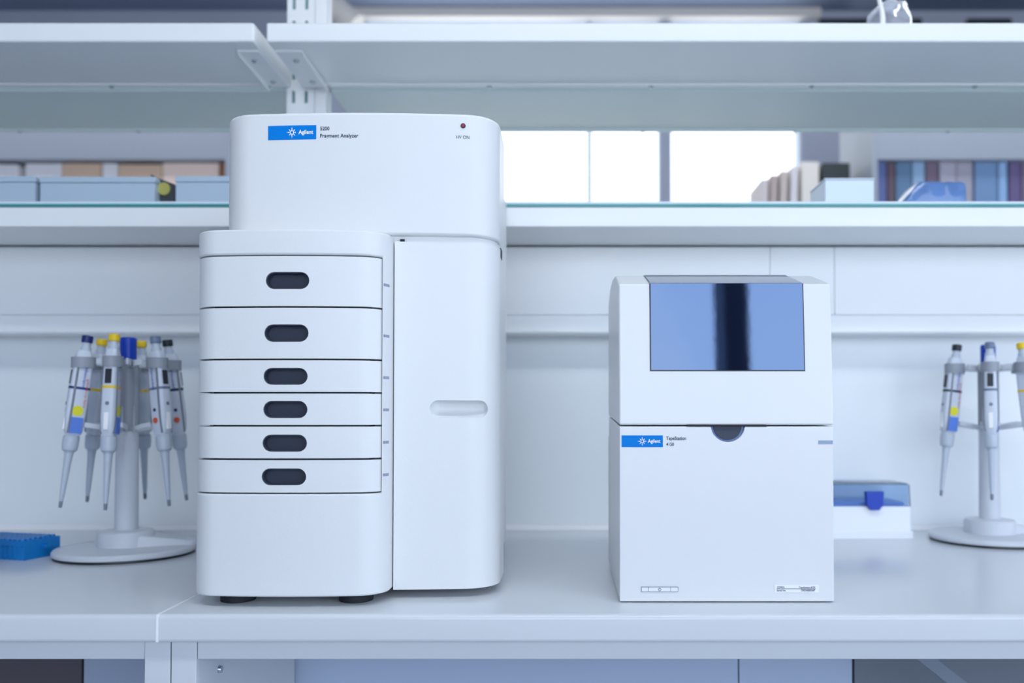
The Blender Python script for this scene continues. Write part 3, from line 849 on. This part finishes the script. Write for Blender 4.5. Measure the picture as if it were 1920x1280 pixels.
# ================================================================== SMALL THINGS ON THE BENCH
# blue tube rack
M_RACK = mat('blue_rack_plastic', srgb(5, 118, 190), .4, var=.08, vscale=40)
rk = thing('tube_rack', (0, 0, 0), 'low blue plastic tube rack at the left end of the bench', 'rack')
b = N(); W, D, H = .130, .072, .031
box(b, 0, W, 0, D, 0, H)
c = N()
for i in range(13):
    x = .005 + i * .010
    for yy in (0, D): cyl(c, (x + .0, yy, -.01), (x, yy, H - .008), .0033, .0033, 8)
add('body', b, M_RACK, rk, cut=c)
b = N()
for i in range(12):
    for j in range(7): cyl(b, (.010 + i * .010, .006 + j * .010, H - .0005), (.010 + i * .010, .006 + j * .010, H + .003), .0043, .0043, 12)
tag(add('tube_rims', b, M_RACK, rk), kind='stuff')
b = N(); box(b, W, W + .010, D * .45, D * .45 + .012, .016, .022); add('side_tab', b, M_RACK, rk, bevel=.001)
p = P(92, 1049, 1.41)
rk.rotation_euler.z = math.radians(-14)
R_ = Matrix.Rotation(math.radians(-14), 3, 'Z') @ Vector((W, 0, 0))
rk.location = (p.x - R_.x - .038, 1.405 - R_.y, ZB + .0003)
# clear container cut by the frame edge
b = N(); lathe(b, [(.030, 0), (.0305, .004), (.0305, .055), (.028, .056), (.028, .004)], n=32)
pz = P(-38, 1070, 1.36)
o = solo('clear_beaker', b, mat('clear_plastic', (.9, .93, .97), .08, trans=.9, ior=1.3), 'clear plastic beaker just entering at the left picture edge', 'beaker', (0, 0, 0), angle=40)
o.location = (pz.x, 1.345, ZB + .0003)
# tip box on the right
YX = 1.645
tb = thing('tip_box', (PX(1620, YX), YX + .05, ZB), 'white pipette tip box with clear blue lid and blue latch', 'box')
bx0, bx1 = PX(1500, YX), PX(1716, YX, 1000)
zl = PZ(950, YX); zt = PZ(907, YX)
b = N(); loft(b, [[(x, y, z) for x, y in rrect((bx0 + bx1) / 2, YX + .058 + 0, bx1 - bx0 - dd, .112 - dd, .006)] for z, dd in ((ZB + .0003, 0), (ZB + .014, 0), (ZB + .0142, .006), (zl, .009))])
add('base', b, mat('box_white', (.80, .83, .88), .4), tb, angle=40)
b = N(); loft(b, [[(x, y, z) for x, y in rrect((bx0 + bx1) / 2, YX + .058, bx1 - bx0 - dd, .112 - dd, .006)] for z, dd in ((zl + .0002, .008), (zt - .003, .010), (zt, .016))])
c = N(); loft(c, [[(x, y, z) for x, y in rrect((bx0 + bx1) / 2, YX + .058, bx1 - bx0 - dd, .112 - dd, .005)] for z, dd in ((zl - .01, .012), (zt - .0025, .015))])
tag(add('lid', b, mat('clear_blue_lid', srgb(215, 232, 250), .12, trans=.95, ior=1.2), tb, cut=c, angle=40), 'clear blue lid')
b = N(); box(b, bx0 + .01, bx1 - .014, YX + .02, YX + .10, zl - .001, zl + .007); tag(add('tip_tray', b, mat('tray_blue', srgb(95, 140, 210), .4), tb), 'blue tray under the lid')
b = N(); pts = [(PX(1621, YX), PZ(921, YX)), (PX(1655, YX), PZ(921, YX)), (PX(1653, YX), PZ(946, YX)), (PX(1646, YX), PZ(956, YX)), (PX(1630, YX), PZ(956, YX)), (PX(1623, YX), PZ(946, YX))]
prism_y(b, pts, YX - .004, YX + .008); tag(add('latch', b, M_BLUE, tb, bevel=.001), 'royal blue latch')

# ================================================================== THINGS ON THE GLASS SHELF
M_BOXB = mat('pale_blue_box', srgb(172, 190, 206), .55, var=.02)
for p0, p1, top, lab in ((-150, 66, 330, 'pale blue-grey box at the left picture edge on the glass shelf'),
                         (75, 290, 331, 'long pale blue-grey box on the glass shelf'),
                         (329, 470, 330, 'pale blue-grey box half behind the tall analyser on the glass shelf')):
    yy = 1.63
    b = N(); x0, x1 = PX(p0, yy, 350), PX(p1, yy, 350); z1 = PZ(top, yy)
    t = thing('storage_box', ((x0 + x1) / 2, yy + .06, GT), lab, 'box', 'boxes on the glass shelf')
    box(b, x0, x1, yy, yy + .12, GT, z1 - .012); add('body', b, M_BOXB, t, bevel=.0015)
    b = N(); box(b, x0 - .001, x1 + .001, yy - .001, yy + .121, z1 - .0115, z1); add('lid', b, M_BOXB, t, bevel=.0015)
t = thing('tape_dispenser', (PX(308, 1.66, 350), 1.68, GT), 'dark small dispenser with a yellow roll between two pale boxes', 'dispenser')
b = N(); yy = 1.65
pr = [(PX(293, yy, 350), GT), (PX(327, yy, 350), GT), (PX(327, yy, 350), PZ(345, yy)), (PX(300, yy, 350), PZ(335, yy)), (PX(282, yy, 350), PZ(326, yy)), (PX(283, yy, 350), PZ(331, yy)), (PX(293, yy, 350), PZ(342, yy))]
prism_y(b, pr, yy, yy + .04); add('body', b, mat('charcoal_plastic', srgb(62, 66, 74), .5), t, bevel=.001)
b = N(); c = P(309, 355, yy); cyl(b, (c.x, yy - .006, c.z), (c.x, yy + .0005, c.z), .0125, .0125, 24); tag(add('roll', b, mat('yellow_roll', srgb(170, 165, 90), .6), t, bevel=.001), 'dull yellow roll')
# right: white box and blue packet
yy = 1.64
t = thing('storage_box', (PX(1592, yy), yy + .05, GT), 'pale white-blue box on the right part of the glass shelf', 'box', 'boxes on the glass shelf')
b = N(); box(b, PX(1547, yy, 350), PX(1639, yy, 350), yy, yy + .10, GT, PZ(337, yy)); add('body', b, mat('white_blue_box', srgb(215, 228, 240), .5), t, bevel=.002)
b = N(); box(b, PX(1546, yy, 350), PX(1640, yy, 350), yy - .001, yy + .101, PZ(337, yy) + .0003, PZ(334, yy)); add('lid', b, mat('white_blue_box', (1, 1, 1)), t, bevel=.001)
t = thing('glove_packet', (PX(1750, yy), yy + .05, GT), 'crumpled blue plastic packet on the right part of the glass shelf', 'packet')
b = N(); n = 16; rings = []
rng = random.Random(3)
for i in range(n + 1):
    u = i / n; x = PX(1692 + 122 * u, yy, 350)
    hmax = PZ(334, yy) - GT
    h = hmax * min(1, .25 + 2.6 * u) * (1 if u < .96 else .93)
    ring = []
    for j in range(16):
        a = 2 * math.pi * j / 16
        cy_, cz_ = math.cos(a), math.sin(a)
        sgn = lambda v: (abs(v) ** .45) * (1 if v > 0 else -1)
        ring.append((x + rng.uniform(-.002, .002), yy + .04 + .036 * sgn(cy_) + rng.uniform(-.002, .002), GT + .0005 + h / 2 + (h / 2) * sgn(cz_) * rng.uniform(.93, 1)))
    rings.append(ring)
loft(b, rings); add('bag', b, mat('blue_packet', srgb(90, 125, 180), .3, var=.35, vscale=25, coat=.5), t, angle=30)
b = N(); box(b, PX(1722, yy, 350), PX(1808, yy, 350), yy + .001, yy + .004, GT + .003, GT + .016); tag(add('packet_label', b, mat('pale_green_label', srgb(170, 200, 215), .6), t), 'pale label along the packet')

# bag on top of the upper shelf
t = thing('plastic_bag', (PX(1665, 1.66, 20), 1.67, zs1), 'crumpled clear plastic bag on top of the right upper shelf', 'plastic bag')
b = N()
bmesh.ops.create_icosphere(b, subdivisions=4, radius=.043)
rng = random.Random(5)
import mathutils.noise as mn
for v in b.verts:
    d = mn.noise(v.co * 45) * .006 + mn.noise(v.co * 110) * .0022
    v.co += v.co.normalized() * d
    v.co.z *= 1.2
    v.co += Vector((PX(1668, 1.66, 20), 1.66, zs1 + .035))
    if v.co.z < zs1 + .0003: v.co.z = zs1 + .0003
M_BAG = mat('clear_film', (.93, .95, 1.0), .12, trans=.85, ior=1.08, spec=.9)
add('film', b, M_BAG, t, angle=80)
b = N(); rings = []
for i in range(9):
    u = i / 8; rings.append([(PX(1652, 1.62, 20) + .004 * math.sin(u * 5) + .006 * math.cos(q * math.pi / 5) * (1 - .4 * u), 1.622 + .004 * math.sin(q * math.pi / 5), zs1 + .006 + .085 * u) for q in range(10)])
loft(b, rings); tag(add('white_tie', b, M_WHITE, t, angle=60), 'bright white twisted end')
b = N()
bmesh.ops.create_icosphere(b, subdivisions=3, radius=.012)
for v in b.verts:
    v.co += v.co.normalized() * mn.noise(v.co * 120) * .003
    v.co.x *= 1.3
    v.co += Vector((PX(1600, 1.62, 36), 1.62, zs1 + .010))
    if v.co.z < zs1 + .0003: v.co.z = zs1 + .0003
add('knot', b, M_BAG, t, angle=80)

# ================================================================== FAR SIDE OF THE LABORATORY
YU = 3.2
M_FAS = mat('far_cabinet_grey', srgb(165, 172, 184), .55, var=.02)
def far_unit(p0, p1, label, topz):
    x0, x1 = PX(p0, YU, 300), PX(p1, YU, 300)
    z0, zf = PZ(302, YU), topz
    t = thing('wall_cabinet', ((x0 + x1) / 2, YU + .2, 0), label, 'storage unit')
    b = N(); box(b, x0, x1, YU - .02, YU + .33, z0, zf); add('upper_cabinet', b, M_FAS, t, bevel=.004)
    b = N(); box(b, x0, x1, YU - .02, YU + .33, 1.72, 1.745); add('shelf_board', b, M_FAS, t, bevel=.002)
    b = N(); box(b, x0, x1, YU + .34, YU + .36, 0, zf); add('back', b, M_FAS, t)
    for s in (x0 - .02, x1):
        b = N(); box(b, s, s + .02, YU - .02, YU + .36, 0, zf); add('side_panel', b, M_FAS, t)
    return t
far_unit(-330, 426, 'grey wall cabinet far back on the left, seen under the shelf', 2.34)
far_unit(1642, 2330, 'grey wall cabinet far back on the right, above a row of binders', 2.40)
FZ = 1.7455
FS = 'binders on the far right shelf'
binders = [(1644, 1664, (100, 112, 165), 'lavender-blue binder at the left end of the far right shelf'),
           (1666, 1680, (105, 88, 100), 'narrow brown binder beside the lavender-blue one'),
           (1682, 1711, (100, 132, 165), 'wide steel-blue binder left of the light blue one behind packet'),
           (1713, 1736, (150, 180, 212), 'light blue binder above the left part of the blue packet'),
           (1738, 1761, (122, 105, 125), 'mauve-brown binder right of the light blue one, above the packet'),
           (1764, 1795, (180, 175, 190), 'pale beige-grey folder above the blue packet'),
           (1796, 1826, (170, 168, 182), 'darker beige-grey folder right above the packet end'),
           (1830, 1872, (120, 152, 192), 'broad blue binder right of the blue packet'),
           (1875, 1891, (150, 185, 225), 'slim pale blue binder second from the right edge'),
           (1895, 1916, (110, 96, 140), 'plum binder close to the right picture edge'),
           (1918, 1950, (125, 110, 135), 'greyish plum binder cut by the right picture edge')]
for p0, p1, cc, lab in binders:
    x0, x1 = PX(p0, YU, 320), PX(p1, YU, 320)
    t = thing('binder', ((x0 + x1) / 2, YU + .14, FZ), lab, 'binder', FS)
    m = mat('binder_%d_%d_%d' % cc, srgb(*cc), .6)
    b = N(); box(b, x0, x1, YU + .01, YU + .28, FZ + .0005, PZ(303, YU + .01)); add('cover', b, m, t, bevel=.003)
LS = 'boxes on the far left shelf'
M_W = mat('white_carton', srgb(245, 243, 245), .6); M_O = mat('tan_carton', srgb(228, 196, 170), .7, var=.06); M_PK = mat('peach_carton', srgb(248, 222, 208), .7); M_BR = mat('brown_carton', srgb(165, 110, 80), .7)
for p0, p1, m, top, lab in ((-90, 30, M_W, 306, 'white carton at the far left edge behind the pale boxes'), (44, 112, M_W, 304, 'white carton behind the first gap in the pale boxes'),
                      (114, 186, M_O, 304, 'tan carton behind the long pale box'), (189, 217, M_W, 304, 'narrow white carton right of the tan carton'),
                      (219, 300, M_O, 306, 'tan carton left of the peach one, above the dispenser'), (302, 408, M_PK, 303, 'wide peach carton on the far left shelf'), (410, 424, M_BR, 303, 'slim brown carton beside the tall analyser')):
    x0, x1 = PX(p0, YU, 320), PX(p1, YU, 320)
    b = N(); box(b, x0, x1, YU + .01, YU + .26, FZ + .001, PZ(top + 2, YU + .01))
    solo('carton', b, m, lab, 'carton', ((x0 + x1) / 2, YU + .13, FZ), LS, bevel=.003)
# low unit in the middle with leaning folders, cream panel and a black box
ym = 3.25
t = thing('storage_rack', (PX(1530, ym), ym + .15, 0), 'low rack far back in front of the windows, right of centre', 'rack')
x0, x1 = PX(1400, ym), PX(1636, ym)
b = N(); box(b, x0, x1, ym, ym + .3, 1.72, 1.745); add('shelf_board', b, M_FAS, t, bevel=.002)
for s in (x0, x1 - .02):
    b = N(); box(b, s, s + .02, ym, ym + .3, 0, 1.72); add('side_panel', b, M_FAS, t)
b = N(); box(b, PX(1508, ym), PX(1541, ym), ym + .02, ym + .25, FZ, PZ(300, ym)); solo('folder_case', b, M_CREAM, 'cream folder case standing beside the black box far back', 'case', (PX(1525, ym), ym + .1, FZ), bevel=.003)
b = N(); box(b, PX(1548, ym), PX(1600, ym), ym + .02, ym + .25, FZ, PZ(302, ym)); solo('black_box', b, mat('black_box', srgb(52, 58, 62), .5), 'black box above the pale white-blue box, far back', 'box', (PX(1575, ym), ym + .1, FZ), bevel=.003)
for i, (p0, cc) in enumerate(((1427, (215, 205, 205)), (1445, (190, 172, 168)), (1464, (205, 190, 185)), (1484, (225, 220, 222)))):
    x0 = PX(p0, ym); b = N()
    h = PZ(332 - 8 * i, ym) - FZ
    prism_y(b, [(x0, FZ), (x0 + .028, FZ), (x0 + .040, FZ + h), (x0 + .012, FZ + h)], ym + .03, ym + .24)
    solo('folder', b, mat('folder_%d' % i, srgb(*cc), .7), ('greyish white folder, first of the leaning row far back', 'brownish folder, second of the leaning row far back', 'beige folder, third of the leaning row far back', 'pale folder ending the leaning row far back')[i], 'folder', (x0, ym + .1, FZ), 'leaning folders far back')
# grey pier in front of the far wall between windows
# black boxes stored high up, just over the upper shelf
for p0, p1, lab in ((1540, 1650, 'black case on the high far ledge left of the plastic bag'), (1695, 1735, 'black case on the high far ledge right of the plastic bag'), (1822, 1905, 'black case on the high far ledge near the right edge')):
    yh = 4.1; x0, x1 = PX(p0, yh), PX(p1, yh)
    b = N(); box(b, x0, x1, yh, yh + .2, PZ(60, yh), PZ(34, yh)); solo('black_case', b, M_BLK, lab, 'case', ((x0 + x1) / 2, yh + .1, PZ(60, yh)), 'black cases on the high far ledge', bevel=.003)
b = N(); box(b, PX(1520, 4.1), PX(2200, 4.1), 4.05, 4.499, PZ(60, 4.1) - .03, PZ(60, 4.1) - .0005)
solo('high_ledge', b, M_FAS, 'high grey ledge on the far wall carrying black cases', 'ledge', (PX(1800, 4.1), 4.3, PZ(60, 4.1) - .03))
# sloping cream duct near the ceiling
b = N(); a, c = P(598, -12, 3.9), P(668, 48, 3.9)
a.z = min(a.z, RZ - .04)
cyl(b, a, c, .055, .055, 24)
solo('air_duct', b, M_CREAM, 'cream duct sloping down under the ceiling beside the shelf post', 'duct', c)
